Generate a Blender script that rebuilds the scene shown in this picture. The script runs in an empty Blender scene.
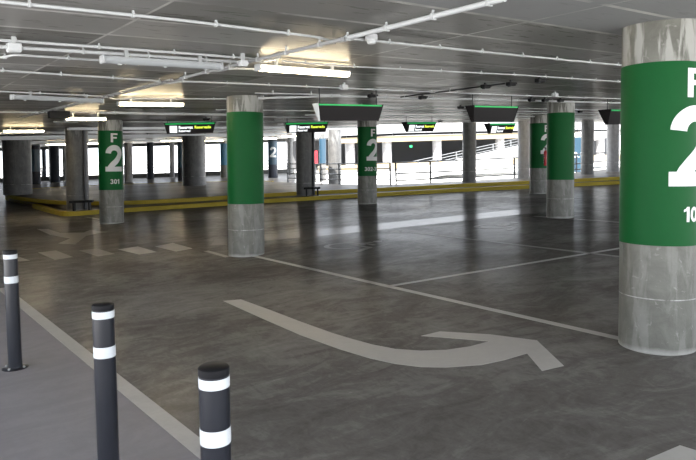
import bpy, bmesh, math, random
from mathutils import Vector, Matrix, Quaternion
random.seed(7)
S = bpy.context.scene
COL = S.collection

# ------------------------------------------------------------------ camera
FPX, PX, PY, HC = 648.0, 348.0, 190.0, 1.7
R = Matrix(((0.7924742, 0.0637376, 0.6065658), (-0.6090695, 0.0306541, 0.7925242), (-0.0319199, 0.9974958, -0.0631132)))
def ray(x, y): return R @ Vector(((x-PX)/FPX, -(y-PY)/FPX, 1.0))
def at(x, y, z=0.0):
    """the point of height z seen at survey point x, y"""
    r = ray(x, y); t = (z-HC)/r.z
    return Vector((r.x*t, r.y*t, z))
def far(x, depth, z):
    """the point of height z at a forward distance in the direction x"""
    r = ray(x, 150.0)
    return Vector((r.x*depth, r.y*depth, z))
def hz(x): return 149-0.032*(x-348)
cam_data = bpy.data.cameras.new('camera')
cam = bpy.data.objects.new('camera', cam_data); COL.objects.link(cam)
cam_data.sensor_fit = 'HORIZONTAL'; cam_data.sensor_width = 36.0
cam_data.lens = FPX/696.0*36.0
cam_data.shift_y = -40.0/696.0
cam_data.clip_start = 0.05; cam_data.clip_end = 500
M4 = Matrix(((R[0][0], R[0][1], -R[0][2], 0), (R[1][0], R[1][1], -R[1][2], 0), (R[2][0], R[2][1], -R[2][2], HC), (0, 0, 0, 1)))
cam.matrix_world = M4
S.camera = cam
# the decks fall slightly; posts and columns stand plumb on them
def plumb(r, k):
    d = R @ Vector((((348+r/k)-PX)/FPX, -(1.0/k)/FPX, 1.0))
    return Vector((0, 0, 1)).rotation_difference(-d.normalized())
Q_COL = plumb(0.004, 6e-5)
Q_POST = plumb(0.012, 1.0e-4)

# ------------------------------------------------------------------ materials
MATS = {}
def new_mat(name):
    m = bpy.data.materials.new(name); m.use_nodes = True
    nt = m.node_tree; b = nt.nodes['Principled BSDF']
    MATS[name] = m
    return m, nt, b
def simple(name, col, rough=0.5, metal=0.0, spec=0.5, var=0.0, scale=8.0):
    m, nt, b = new_mat(name)
    b.inputs['Base Color'].default_value = (*col, 1); b.inputs['Roughness'].default_value = rough
    b.inputs['Metallic'].default_value = metal; b.inputs['Specular IOR Level'].default_value = spec
    if var:
        tc = nt.nodes.new('ShaderNodeTexCoord'); nz = nt.nodes.new('ShaderNodeTexNoise')
        nz.inputs['Scale'].default_value = scale; nz.inputs['Detail'].default_value = 5
        nt.links.new(tc.outputs['Object'], nz.inputs['Vector'])
        mx = nt.nodes.new('ShaderNodeMix'); mx.data_type = 'RGBA'
        nt.links.new(nz.outputs['Fac'], mx.inputs[0])
        mx.inputs[6].default_value = (*[c*(1-var) for c in col], 1); mx.inputs[7].default_value = (*[min(1, c*(1+var)) for c in col], 1)
        nt.links.new(mx.outputs[2], b.inputs['Base Color'])
    return m
def emit(name, col, strength):
    m, nt, b = new_mat(name)
    b.inputs['Base Color'].default_value = (*col, 1)
    b.inputs['Emission Color'].default_value = (*col, 1); b.inputs['Emission Strength'].default_value = strength
    b.inputs['Roughness'].default_value = 0.4
    return m
def node(nt, t, **kw):
    n = nt.nodes.new(t)
    for k, v in kw.items(): setattr(n, k, v)
    return n
def math_node(nt, op, a, b=None, c=None):
    n = node(nt, 'ShaderNodeMath', operation=op)
    for i, v in enumerate((a, b, c)):
        if v is None: continue
        if isinstance(v, (int, float)): n.inputs[i].default_value = v
        else: nt.links.new(v, n.inputs[i])
    return n.outputs[0]
def mixc(nt, fac, a, b, blend='MIX'):
    n = node(nt, 'ShaderNodeMix', data_type='RGBA', blend_type=blend)
    for i, v in ((0, fac), (6, a), (7, b)):
        if isinstance(v, (int, float)): n.inputs[i].default_value = v
        elif isinstance(v, tuple): n.inputs[i].default_value = (*v, 1)
        else: nt.links.new(v, n.inputs[i])
    return n.outputs[2]
def noise(nt, vec, scale, detail=5, rough=0.55, dist=0.0, stretch=None):
    if stretch:
        mp = node(nt, 'ShaderNodeMapping'); mp.inputs['Scale'].default_value = stretch
        nt.links.new(vec, mp.inputs['Vector']); vec = mp.outputs['Vector']
    n = node(nt, 'ShaderNodeTexNoise'); n.inputs['Scale'].default_value = scale
    n.inputs['Detail'].default_value = detail; n.inputs['Roughness'].default_value = rough; n.inputs['Distortion'].default_value = dist
    nt.links.new(vec, n.inputs['Vector'])
    return n.outputs['Fac']
def ramp(nt, fac, lo, hi, a=0.0, b=1.0):
    n = node(nt, 'ShaderNodeMapRange'); n.inputs[1].default_value = lo; n.inputs[2].default_value = hi
    n.inputs[3].default_value = a; n.inputs[4].default_value = b
    nt.links.new(fac, n.inputs[0]); return n.outputs[0]

def dull(nt, b, share):
    """part of the surface is bare and matt: only the rest keeps the polished sheen"""
    d = node(nt, 'ShaderNodeBsdfDiffuse'); mx = node(nt, 'ShaderNodeMixShader')
    if isinstance(share, (int, float)): mx.inputs[0].default_value = share
    else: nt.links.new(share, mx.inputs[0])
    out = [n for n in nt.nodes if n.type == 'OUTPUT_MATERIAL'][0]
    nt.links.new(b.inputs['Base Color'].links[0].from_socket, d.inputs['Color'])
    nt.links.new(b.outputs[0], mx.inputs[1]); nt.links.new(d.outputs[0], mx.inputs[2]); nt.links.new(mx.outputs[0], out.inputs['Surface'])
def floor_mat(name, dark, mid, light, r0, r1, share=(0.35, 0.75), spec=0.35):
    m, nt, b = new_mat(name)
    tc = node(nt, 'ShaderNodeTexCoord').outputs['Object']
    n1 = noise(nt, tc, 0.45, 5, 0.6, 1.0)
    n2 = noise(nt, tc, 2.2, 8, 0.68, 1.6, (0.7, 1.4, 1))
    n3 = noise(nt, tc, 55, 3)
    n4 = noise(nt, tc, 7.0, 6, 0.7, 2.5, (1.3, 0.6, 1))
    f = math_node(nt, 'ADD', math_node(nt, 'MULTIPLY', n1, 0.42), math_node(nt, 'MULTIPLY', n2, 0.40))
    f = math_node(nt, 'ADD', f, math_node(nt, 'MULTIPLY', n4, 0.18))
    lo = mixc(nt, ramp(nt, f, 0.40, 0.51), dark, mid)
    col = mixc(nt, ramp(nt, f, 0.49, 0.62), lo, light)
    col = mixc(nt, 0.18, col, mixc(nt, n3, dark, light))
    # thin trowel scuffs and wet-looking stains
    sc = noise(nt, tc, 5.0, 7, 0.75, 3.0, (0.35, 1.6, 1))
    col = mixc(nt, ramp(nt, sc, 0.60, 0.70, 0.0, 0.35), col, light)
    st = noise(nt, tc, 1.1, 6, 0.7, 2.0)
    col = mixc(nt, ramp(nt, st, 0.60, 0.70, 0.0, 0.5), col, dark)
    nt.links.new(col, b.inputs['Base Color'])
    nt.links.new(ramp(nt, n2, 0.3, 0.7, r0, r1), b.inputs['Roughness'])
    b.inputs['Specular IOR Level'].default_value = spec
    dull(nt, b, ramp(nt, math_node(nt, 'ADD', math_node(nt, 'MULTIPLY', n1, 0.5), math_node(nt, 'MULTIPLY', n2, 0.5)), 0.38, 0.62, share[1], share[0]))
    return m
floor_mat('floor_concrete', (0.088, 0.082, 0.077), (0.145, 0.138, 0.131), (0.226, 0.218, 0.209), 0.14, 0.28, (0.70, 0.90), 0.3)
floor_mat('walkway_paint', (0.205, 0.196, 0.211), (0.225, 0.216, 0.231), (0.25, 0.24, 0.256), 0.30, 0.42, (0.6, 0.8), 0.3)
floor_mat('platform_concrete', (0.12, 0.107, 0.095), (0.15, 0.137, 0.122), (0.18, 0.166, 0.15), 0.32, 0.42, (0.5, 0.75), 0.3)

def ceiling_mat():
    m, nt, b = new_mat('ceiling_concrete')
    tc = node(nt, 'ShaderNodeTexCoord').outputs['Object']
    sp = node(nt, 'ShaderNodeSeparateXYZ'); nt.links.new(tc, sp.inputs[0])
    px = math_node(nt, 'DIVIDE', math_node(nt, 'ADD', sp.outputs[0], 0.95), 2.55)
    py = math_node(nt, 'DIVIDE', math_node(nt, 'ADD', sp.outputs[1], 0.1), 0.64)
    fx = math_node(nt, 'FLOOR', px); fy = math_node(nt, 'FLOOR', py)
    cb = node(nt, 'ShaderNodeCombineXYZ'); nt.links.new(fx, cb.inputs[0]); nt.links.new(fy, cb.inputs[1])
    wn = node(nt, 'ShaderNodeTexWhiteNoise'); nt.links.new(cb.outputs[0], wn.inputs['Vector'])
    n1 = noise(nt, tc, 1.2, 6, 0.6, 0.6); n2 = noise(nt, tc, 9, 4, 0.6, 0, (0.3, 2.0, 1))
    f = math_node(nt, 'ADD', math_node(nt, 'MULTIPLY', wn.outputs['Value'], 0.5), math_node(nt, 'MULTIPLY', n1, 0.5))
    f = ramp(nt, f, 0.2, 0.8)
    col = mixc(nt, f, (0.115, 0.112, 0.104), (0.285, 0.282, 0.274))
    bay = math_node(nt, 'LESS_THAN', sp.outputs[1], 3.09)       # the first bay is a paler pour
    col = mixc(nt, bay, col, mixc(nt, n1, (0.25, 0.254, 0.26), (0.31, 0.315, 0.32)))
    # board joints: pale mortar lines
    ex = math_node(nt, 'ABSOLUTE', math_node(nt, 'SUBTRACT', math_node(nt, 'FRACT', px), 0.5))
    ey = math_node(nt, 'ABSOLUTE', math_node(nt, 'SUBTRACT', math_node(nt, 'FRACT', py), 0.5))
    lx = math_node(nt, 'GREATER_THAN', ex, 0.4955); ly = math_node(nt, 'GREATER_THAN', ey, 0.465)
    ln = math_node(nt, 'MAXIMUM', lx, ly)
    ln = math_node(nt, 'MULTIPLY', ln, ramp(nt, noise(nt, tc, 2.3, 3), 0.35, 0.65, 0.0, 0.9))
    col = mixc(nt, ln, col, (0.62, 0.61, 0.59))
    nt.links.new(col, b.inputs['Base Color'])
    nt.links.new(ramp(nt, n2, 0.3, 0.7, 0.26, 0.33), b.inputs['Roughness'])
    b.inputs['Specular IOR Level'].default_value = 0.6
    bp = node(nt, 'ShaderNodeBump'); bp.inputs['Strength'].default_value = 0.003; bp.inputs['Distance'].default_value = 0.02
    nt.links.new(n2, bp.inputs['Height']); nt.links.new(bp.outputs[0], b.inputs['Normal'])
    dull(nt, b, math_node(nt, 'MAXIMUM', ramp(nt, n1, 0.35, 0.65, 0.5, 0.72), math_node(nt, 'MULTIPLY', bay, 0.9)))
ceiling_mat()

def column_mat(name, dark, light, streak):
    m, nt, b = new_mat(name)
    tc = node(nt, 'ShaderNodeTexCoord').outputs['Object']
    n1 = noise(nt, tc, 5, 6, 0.65, 0.5); n2 = noise(nt, tc, 9, 5, 0.6, 0.6, (1, 1, 0.18)); n3 = noise(nt, tc, 60, 2)
    col = mixc(nt, ramp(nt, n1, 0.3, 0.7), dark, light)
    sp = node(nt, 'ShaderNodeSeparateXYZ'); nt.links.new(tc, sp.inputs[0])
    top = ramp(nt, sp.outputs[2], 1.9, 2.4, 0.25, 1.0)     # lime runs are denser up by the ceiling
    st = math_node(nt, 'MULTIPLY', ramp(nt, n2, 0.50, 0.60), top)
    col = mixc(nt, math_node(nt, 'MULTIPLY', st, 0.75), col, streak)
    blot = ramp(nt, noise(nt, tc, 14, 3, 0.6, 1.0), 0.62, 0.72, 0.0, 0.35)
    col = mixc(nt, blot, col, streak)
    foot = ramp(nt, math_node(nt, 'ADD', sp.outputs[2], math_node(nt, 'MULTIPLY', n1, 0.08)), 0.05, 0.09, 0.6, 0.0)
    col = mixc(nt, foot, col, streak)
    jz = math_node(nt, 'LESS_THAN', math_node(nt, 'ABSOLUTE', math_node(nt, 'SUBTRACT', sp.outputs[2], 0.44)), 0.004)
    col = mixc(nt, math_node(nt, 'MULTIPLY', jz, ramp(nt, n1, 0.4, 0.6, 0, 0.9)), col, (0.5, 0.5, 0.48))
    nt.links.new(col, b.inputs['Base Color']); b.inputs['Roughness'].default_value = 0.5
    bp = node(nt, 'ShaderNodeBump'); bp.inputs['Strength'].default_value = 0.15; bp.inputs['Distance'].default_value = 0.01
    nt.links.new(n3, bp.inputs['Height']); nt.links.new(bp.outputs[0], b.inputs['Normal'])
column_mat('column_concrete', (0.082, 0.081, 0.068), (0.145, 0.144, 0.126), (0.36, 0.36, 0.34))
column_mat('bare_concrete', (0.05, 0.05, 0.05), (0.10, 0.098, 0.095), (0.17, 0.17, 0.166))
column_mat('pale_concrete', (0.18, 0.176, 0.18), (0.25, 0.247, 0.25), (0.33, 0.33, 0.33))
simple('green_paint', (0.004, 0.076, 0.018), 0.5, spec=0.12, var=0.06, scale=20)
simple('blue_paint', (0.045, 0.16, 0.26), 0.4, var=0.06)
simple('dark_column', (0.022, 0.025, 0.034), 0.5, spec=0.2, var=0.2, scale=4)  # even dark tone for the darkest far columns
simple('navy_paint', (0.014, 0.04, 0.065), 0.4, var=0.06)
simple('white_letter', (0.70, 0.71, 0.72), 0.4)
simple('grey_letter', (0.46, 0.47, 0.46), 0.4)
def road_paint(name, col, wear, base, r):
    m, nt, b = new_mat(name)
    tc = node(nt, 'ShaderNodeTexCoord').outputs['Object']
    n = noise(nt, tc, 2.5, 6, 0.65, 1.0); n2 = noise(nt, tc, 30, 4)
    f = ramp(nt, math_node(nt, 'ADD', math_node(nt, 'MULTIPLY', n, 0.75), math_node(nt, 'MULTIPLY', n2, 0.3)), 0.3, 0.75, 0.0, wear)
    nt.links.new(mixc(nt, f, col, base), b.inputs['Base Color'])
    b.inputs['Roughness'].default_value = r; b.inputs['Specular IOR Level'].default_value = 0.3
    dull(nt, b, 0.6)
road_paint('white_paint', (0.42, 0.41, 0.395), 0.45, (0.28, 0.27, 0.258), 0.35)
road_paint('line_paint', (0.42, 0.41, 0.40), 0.55, (0.27, 0.26, 0.25), 0.35)
road_paint('worn_paint', (0.23, 0.22, 0.21), 0.8, (0.16, 0.152, 0.143), 0.3)
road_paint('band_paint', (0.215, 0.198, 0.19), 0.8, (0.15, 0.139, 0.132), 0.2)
road_paint('yellow_paint', (0.40, 0.31, 0.035), 0.6, (0.26, 0.205, 0.05), 0.65)
simple('bollard_coat', (0.011, 0.0125, 0.018), 0.28, spec=0.5, var=0.05)
simple('bollard_cap', (0.009, 0.009, 0.011), 0.5, spec=0.2)
simple('reflective_band', (0.55, 0.58, 0.61), 0.35)
simple('galvanised', (0.42, 0.43, 0.44), 0.35, 0.7)
simple('conduit_white', (0.48, 0.495, 0.51), 0.4)
simple('conduit_grey', (0.28, 0.285, 0.29), 0.4)
simple('clip_grey', (0.42, 0.435, 0.445), 0.45)
simple('box_white', (0.52, 0.535, 0.55), 0.45)
simple('lamp_housing', (0.40, 0.415, 0.43), 0.4)
simple('lamp_cover', (0.38, 0.40, 0.42), 0.2)
emit('tube_lit', (1.0, 0.82, 0.54), 15.0)
emit('tube_bright', (1.0, 0.80, 0.48), 20.0)
simple('black_plastic', (0.008, 0.008, 0.009), 0.5, spec=0.15)
simple('sign_black', (0.016, 0.014, 0.015), 0.5, spec=0.15)
simple('sign_green', (0.010, 0.26, 0.06), 0.35)
emit('sign_green_lit', (0.01, 0.30, 0.07), 0.3)
emit('sign_white_lit', (0.92, 0.97, 1.0), 0.45)
emit('sign_yellow_lit', (0.75, 0.90, 0.08), 0.4)
simple('end_plate_lamplit', (0.72, 0.75, 0.78), 0.35)  # the nearby lamp's light on this end is put into the colour
simple('dark_steel', (0.035, 0.036, 0.04), 0.4, 0.3)
simple('light_steel', (0.13, 0.135, 0.14), 0.4, 0.2)
simple('red_enamel', (0.40, 0.012, 0.02), 0.35)
simple('court_concrete', (0.62, 0.61, 0.58), 0.8, var=0.05, scale=1.0)
simple('ramp_white', (0.45, 0.45, 0.45), 0.6, var=0.03)
simple('beige_beam', (0.20, 0.16, 0.10), 0.7, var=0.05)
simple('facade_white', (0.26, 0.26, 0.27), 0.7, var=0.03)
simple('dark_wall', (0.10, 0.10, 0.105), 0.7, var=0.1)
emit('exit_green', (0.05, 0.9, 0.35), 0.35)

# ------------------------------------------------------------------ mesh helpers
class MB:
    def __init__(self): self.bm = bmesh.new()
    def poly(self, pts, z0, z1):
        """vertical-walled prism on a plan outline"""
        bm = self.bm
        a = [bm.verts.new((p[0], p[1], z0)) for p in pts]; b = [bm.verts.new((p[0], p[1], z1)) for p in pts]
        n = len(pts)
        bm.faces.new(a[::-1]); bm.faces.new(b)
        for i in range(n): bm.faces.new((a[i], a[(i+1) % n], b[(i+1) % n], b[i]))
        return self
    def prism(self, pts, vec):
        bm = self.bm; v = Vector(vec)
        a = [bm.verts.new(p) for p in pts]; b = [bm.verts.new(Vector(p)+v) for p in pts]; n = len(pts)
        bm.faces.new(a[::-1]); bm.faces.new(b)
        for i in range(n): bm.faces.new((a[i], a[(i+1) % n], b[(i+1) % n], b[i]))
        return self
    def box(self, c, s, rot=None, bevel=0.0):
        g = bmesh.ops.create_cube(self.bm, size=1.0); vs = g['verts']
        m = Matrix.Translation(c) @ (rot.to_4x4() if rot else Matrix()) @ Matrix.Diagonal((*s, 1))
        bmesh.ops.transform(self.bm, matrix=m, verts=vs)
        if bevel:
            es = list({e for v in vs for e in v.link_edges})
            bmesh.ops.bevel(self.bm, geom=es, offset=bevel, segments=2, affect='EDGES', profile=0.5)
        return self
    def tube(self, pts, r, seg=10, closed=False):
        bm = self.bm; pts = [Vector(p) for p in pts]; rings = []; n = len(pts)
        up = None
        for i, p in enumerate(pts):
            if closed: t = pts[(i+1) % n]-pts[i-1]
            else: t = pts[min(i+1, n-1)]-pts[max(i-1, 0)]
            t.normalize()
            if up is None: up = Vector((0, 0, 1)) if abs(t.z) < 0.9 else Vector((1, 0, 0))
            s = t.cross(up).normalized(); u2 = s.cross(t); up = u2
            rings.append([bm.verts.new(p+(s*math.cos(q)+u2*math.sin(q))*r) for q in (2*math.pi*k/seg for k in range(seg))])
        m = n if closed else n-1
        for i in range(m):
            A, B = rings[i], rings[(i+1) % n]
            for k in range(seg): bm.faces.new((A[k], A[(k+1) % seg], B[(k+1) % seg], B[k]))
        if not closed: bm.faces.new(rings[0][::-1]); bm.faces.new(rings[-1])
        return self
    def lathe(self, prof, seg=48, c=(0, 0, 0)):
        """profile of (radius, z) from bottom to top"""
        bm = self.bm; c = Vector(c); rings = []
        for r, z in prof:
            rings.append([bm.verts.new(c+Vector((r*math.cos(2*math.pi*k/seg), r*math.sin(2*math.pi*k/seg), z))) for k in range(seg)])
        for A, B in zip(rings, rings[1:]):
            for k in range(seg): bm.faces.new((A[k], A[(k+1) % seg], B[(k+1) % seg], B[k]))
        bm.faces.new(rings[0][::-1]); bm.faces.new(rings[-1])
        return self
    def build(self, name, mat, parent=None, smooth=False):
        bmesh.ops.recalc_face_normals(self.bm, faces=self.bm.faces)
        me = bpy.data.meshes.new(name); self.bm.to_mesh(me); self.bm.free()
        me.materials.append(MATS[mat])
        if smooth: smooth_mesh(me)
        return link(name, me, parent)
def smooth_mesh(me, ang=40):
    for p in me.polygons: p.use_smooth = True
    me.set_sharp_from_angle(angle=math.radians(ang))
def link(name, me, parent=None):
    o = bpy.data.objects.new(name, me); COL.objects.link(o)
    if parent: o.parent = parent
    return o
def thing(name, label, cat, loc=(0, 0, 0), group=None, q=None, rz=0.0):
    o = bpy.data.objects.new(name, None); COL.objects.link(o)
    o.empty_display_size = 0.1; o.location = loc
    if q or rz:
        o.rotation_mode = 'QUATERNION'; o.rotation_quaternion = (q or Quaternion()) @ Quaternion((0, 0, 1), rz)
    o['label'] = label; o['category'] = cat; o['kind'] = 'thing'
    if group: o['group'] = group
    return o
def tag(o, label, cat, group=None, kind='thing'):
    o['label'] = label; o['category'] = cat; o['kind'] = kind
    if group: o['group'] = group
    return o
def struct(o, label, cat):
    o['kind'] = 'structure'; o['label'] = label; o['category'] = cat
    return o
def copy_thing(root, loc, label=None, group=None):
    r = root.copy(); COL.objects.link(r); r.location = loc
    if label: r['label'] = label
    if group: r['group'] = group
    for ch in list(root.children):
        c = ch.copy(); COL.objects.link(c); c.parent = r
        for g in list(ch.children):
            d = g.copy(); COL.objects.link(d); d.parent = c
    return r
def text_mesh(body, height, bold=0.0, width=None, stretch=1.0):
    """outline of the lettering as a filled flat mesh, centred on x, standing on z=0"""
    cu = bpy.data.curves.new('lettering', 'FONT'); cu.body = body; cu.size = 1.0; cu.offset = bold
    cu.resolution_u = 6; cu.fill_mode = 'BOTH' if False else 'FRONT'
    ob = bpy.data.objects.new('lettering_source', cu); COL.objects.link(ob)
    dg = bpy.context.evaluated_depsgraph_get(); dg.update()
    me = bpy.data.meshes.new_from_object(ob.evaluated_get(dg))
    bpy.data.objects.remove(ob); bpy.data.curves.remove(cu)
    xs = [v.co.x for v in me.vertices]; ys = [v.co.y for v in me.vertices]
    s = height/(max(ys)-min(ys)); sx = s*stretch
    if width: sx = width/(max(xs)-min(xs))
    mx = (max(xs)+min(xs))/2; y0 = min(ys)
    return me, [((v.co.x-mx)*sx, (v.co.y-y0)*s) for v in me.vertices]
def text_on_plane(name, body, height, mat, parent, origin, xdir, ydir, bold=0.0, width=None, align='C', thick=0.004):
    me, uv = text_mesh(body, height, bold, width)
    o = Vector(origin); xd = Vector(xdir).normalized(); yd = Vector(ydir).normalized(); nrm = xd.cross(yd)
    w = max(u for u, _ in uv)
    bm = bmesh.new(); bm.from_mesh(me); bm.verts.ensure_lookup_table()
    off = w if align == 'L' else 0
    for v, (u, h) in zip(bm.verts, uv): v.co = o+xd*(u+off)+yd*h+nrm*thick
    r = bmesh.ops.extrude_face_region(bm, geom=list(bm.faces))
    for g in r['geom']:
        if isinstance(g, bmesh.types.BMVert): g.co -= nrm*thick*0.95
    bmesh.ops.recalc_face_normals(bm, faces=bm.faces)
    bm.to_mesh(me); bm.free(); me.name = name
    me.materials.clear(); me.materials.append(MATS[mat])
    return link(name, me, parent)
def ribbon_quads(pts, w):
    """a pen stroke of width w along a line of points"""
    pts = [Vector(p) for p in pts]; L = []; Rr = []
    for i, p in enumerate(pts):
        t = (pts[min(i+1, len(pts)-1)]-pts[max(i-1, 0)]).normalized(); n = Vector((-t.y, t.x))*w/2
        L.append(p+n); Rr.append(p-n)
    return [[L[i], Rr[i], Rr[i+1], L[i+1]] for i in range(len(pts)-1)]
def arc(cx, cy, rx, ry, a0, a1, n=18):
    return [(cx+rx*math.cos(math.radians(a0+(a1-a0)*k/n)), cy+ry*math.sin(math.radians(a0+(a1-a0)*k/n))) for k in range(n+1)]
def rect(x0, y0, x1, y1): return [[Vector((x0, y0)), Vector((x1, y0)), Vector((x1, y1)), Vector((x0, y1))]]
GLYPH = {
    'F': (0.64, rect(0, 0, 0.21, 1)+rect(0.2, 0.82, 0.64, 1)+rect(0.2, 0.42, 0.56, 0.595)),
    '1': (0.44, rect(0.22, 0, 0.43, 1)+[[Vector(p) for p in ((0.0, 0.66), (0.23, 0.74), (0.23, 1.0), (0.20, 0.93), (0.12, 0.86), (0.0, 0.82))]]),
    '2': (0.68, ribbon_quads(arc(0.335, 0.685, 0.225, 0.22, 178, -22, 22)+[(0.49, 0.50), (0.40, 0.39), (0.28, 0.275), (0.20, 0.18), (0.155, 0.09)], 0.2)+rect(0.0, 0, 0.67, 0.18)+[[Vector(p) for p in ((0.0, 0.0), (0.2, 0.0), (0.26, 0.14), (0.05, 0.14))]]),
    '0': (0.66, ribbon_quads(arc(0.33, 0.5, 0.23, 0.41, 0, 360, 36), 0.19)),
    '3': (0.66, ribbon_quads(arc(0.32, 0.735, 0.20, 0.175, 170, -95, 22), 0.18)+ribbon_quads(arc(0.32, 0.285, 0.225, 0.195, 95, -172, 22), 0.19)),
    '6': (0.66, ribbon_quads(arc(0.33, 0.31, 0.225, 0.225, 0, 360, 30), 0.19)+ribbon_quads([(0.105, 0.33), (0.10, 0.5), (0.13, 0.70), (0.20, 0.84), (0.31, 0.91), (0.42, 0.90), (0.52, 0.80)], 0.19)),
    '-': (0.36, rect(0.04, 0.29, 0.32, 0.46)),
}
def text_on_column(name, body, height, z, rad, ang, mat, parent, bold=0.0, width=None):
    quads = []; x = 0.0
    for ch in body:
        w, qs = GLYPH[ch]
        quads += [[(p.x+x, p.y) for p in q] for q in qs]; x += w+0.09
    W = x-0.09; sx = (width/W) if width else height
    bm = bmesh.new(); th = 0.003
    for qi, q in enumerate(quads):
        # cut each piece into narrow strips so that it follows the curve
        n0 = len(bm.verts)
        f = bm.faces.new([bm.verts.new((p[0], p[1], (qi % 7)*0.0003)) for p in q])
    lo, hi = 0, W; k = max(2, int(W*sx/0.025))
    for i in range(1, k):
        bmesh.ops.bisect_plane(bm, geom=bm.verts[:]+bm.edges[:]+bm.faces[:], plane_co=(W*i/k, 0, 0), plane_no=(1, 0, 0))
    for v in bm.verts:
        a = ang+(v.co.x-W/2)*sx/rad; h = v.co.y*height
        rr = rad+v.co.z
        v.co = (math.cos(a)*rr, math.sin(a)*rr, z+h)
    r = bmesh.ops.extrude_face_region(bm, geom=list(bm.faces))
    for g in r['geom']:
        if isinstance(g, bmesh.types.BMVert): g.co.x *= (rad-th)/rad; g.co.y *= (rad-th)/rad
    bmesh.ops.recalc_face_normals(bm, faces=bm.faces)
    me = bpy.data.meshes.new(name); bm.to_mesh(me); bm.free()
    me.materials.append(MATS[mat])
    return link(name, me, parent)

# ------------------------------------------------------------------ the setting
ZC = 2.62
EDGE = [(27.2, 42.0), (17.4, 27.2), (16.4, 25.1), (16.4, 21.4), (17.1, 19.3), (20.0, 18.3), (22.5, 17.7), (25.5, 17.6), (31.0, 18.4), (46.0, 23.0)]
DECK = [(-3.6, -3.2), (46, -3.2)] + EDGE[::-1] + [(9, 56), (-3.6, 65.6)]
floor = struct(MB().poly(DECK, -0.35, 0.0).build('floor', 'floor_concrete'), 'dark polished concrete parking deck', 'floor')
ceil = struct(MB().poly(DECK, ZC, ZC+0.45).build('ceiling', 'ceiling_concrete'), 'grey boarded concrete ceiling of the parking deck', 'ceiling')
# painted walkway left of the white edge line
walk = MB().poly([(-3.55, -3.15), (1.44, -3.15), (1.44, 12.0), (-3.55, 12.0)], 0.0, 0.0015).build('walkway_coating', 'walkway_paint', floor)
walk['label'] = 'smooth grey painted walkway on the left of the white edge line'
PZ = 0.002
def paint(name, pts, mat, label=None, z=PZ):
    o = MB().poly([(p[0], p[1]) for p in pts], 0.0, z).build(name, mat, floor)
    if label: o['label'] = label
    return o
def stripe(name, a, b, w, mat, label=None, z=PZ):
    a = Vector(a[:2]); b = Vector(b[:2]); d = (b-a).normalized(); s = Vector((-d.y, d.x))*w/2
    return paint(name, [a-s, b-s, b+s, a+s], mat, label, z)
stripe('edge_line', (1.50, -3), (1.50, 9.6), 0.115, 'line_paint', 'white line along the edge of the walkway', 0.003)
stripe('bay_line', (5.15, 9.4), (5.15, 2.9), 0.09, 'line_paint', 'white line running between the two nearest green banded columns')
stripe('bay_line', (5.15, 5.98), (12.5, 5.12), 0.08, 'line_paint', 'white line branching off toward the far right')
stripe('bay_line', (8.79, 9.75), (8.86, 3.9), 0.10, 'worn_paint', 'faint white line across the middle of the parking bays')
stripe('bay_line', (12.55, 9.3), (12.7, 3.9), 0.10, 'worn_paint', 'faint white line behind the plain green banded column')
def P(*pts): return [at(x, y) for x, y in pts]
arrow = P((223, 301), (241, 299.5), (270, 310), (300, 321.5), (332, 333), (350, 338.5), (372, 344.5), (395, 349), (421, 350.8), (446, 350), (470, 346.5), (489, 341.5),
          (455, 338.5), (421, 336), (440, 331.5), (490, 334.5), (537, 340.5), (564, 366), (542, 371), (527, 353.5),
          (505, 360), (482, 365), (446, 367.6), (421, 367.2), (395, 364), (370, 358.5), (340, 349.5), (300, 335), (262, 318.5))
paint('turn_arrow', arrow, 'white_paint', 'large white curved turn arrow on the floor in the middle')
paint('lane_arrow', P((37, 229), (48, 229), (60, 233), (84, 232.5), (90, 230), (109, 232), (97, 233.5), (86, 236), (75, 244.5), (58, 243.5), (70, 238.5), (50, 235)), 'worn_paint', 'faint white chevron arrow on the floor at the left')
for q, lab in ((((155, 246.5), (173, 243), (192.5, 248.5), (176, 251.5)), 'white crossing dash nearest the plain green column'),
               (((118, 249.5), (138, 246.5), (157, 252), (139, 254.5)), 'second white crossing dash from the green column'),
               (((79, 250.5), (97, 248.5), (115, 254), (98, 256.5)), 'third white crossing dash from the green column'),
               (((38, 252.5), (56, 250.5), (73, 257), (55, 260)), 'fourth white crossing dash from the green column'),
               (((-10, 256), (10, 254), (30, 260.5), (10, 262)), 'white crossing dash behind the leftmost bollard')):
    paint('crossing_dash', P(*q), 'line_paint' if q[0][0] > 100 else 'worn_paint', lab)
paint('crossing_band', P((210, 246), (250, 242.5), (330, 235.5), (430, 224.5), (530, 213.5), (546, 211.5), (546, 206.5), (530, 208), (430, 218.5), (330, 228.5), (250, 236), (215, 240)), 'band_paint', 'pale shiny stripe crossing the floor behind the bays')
paint('arrow_tip', P((646, 460), (680, 445.5), (720, 458), (700, 475), (640, 475)), 'white_paint', 'tip of a white arrow at the bottom right of the frame')
stripe('lane_line', at(206, 251), at(228, 257), 0.1, 'worn_paint')
stripe('lane_line', at(86, 217), at(110, 221), 0.1, 'worn_paint')
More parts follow.
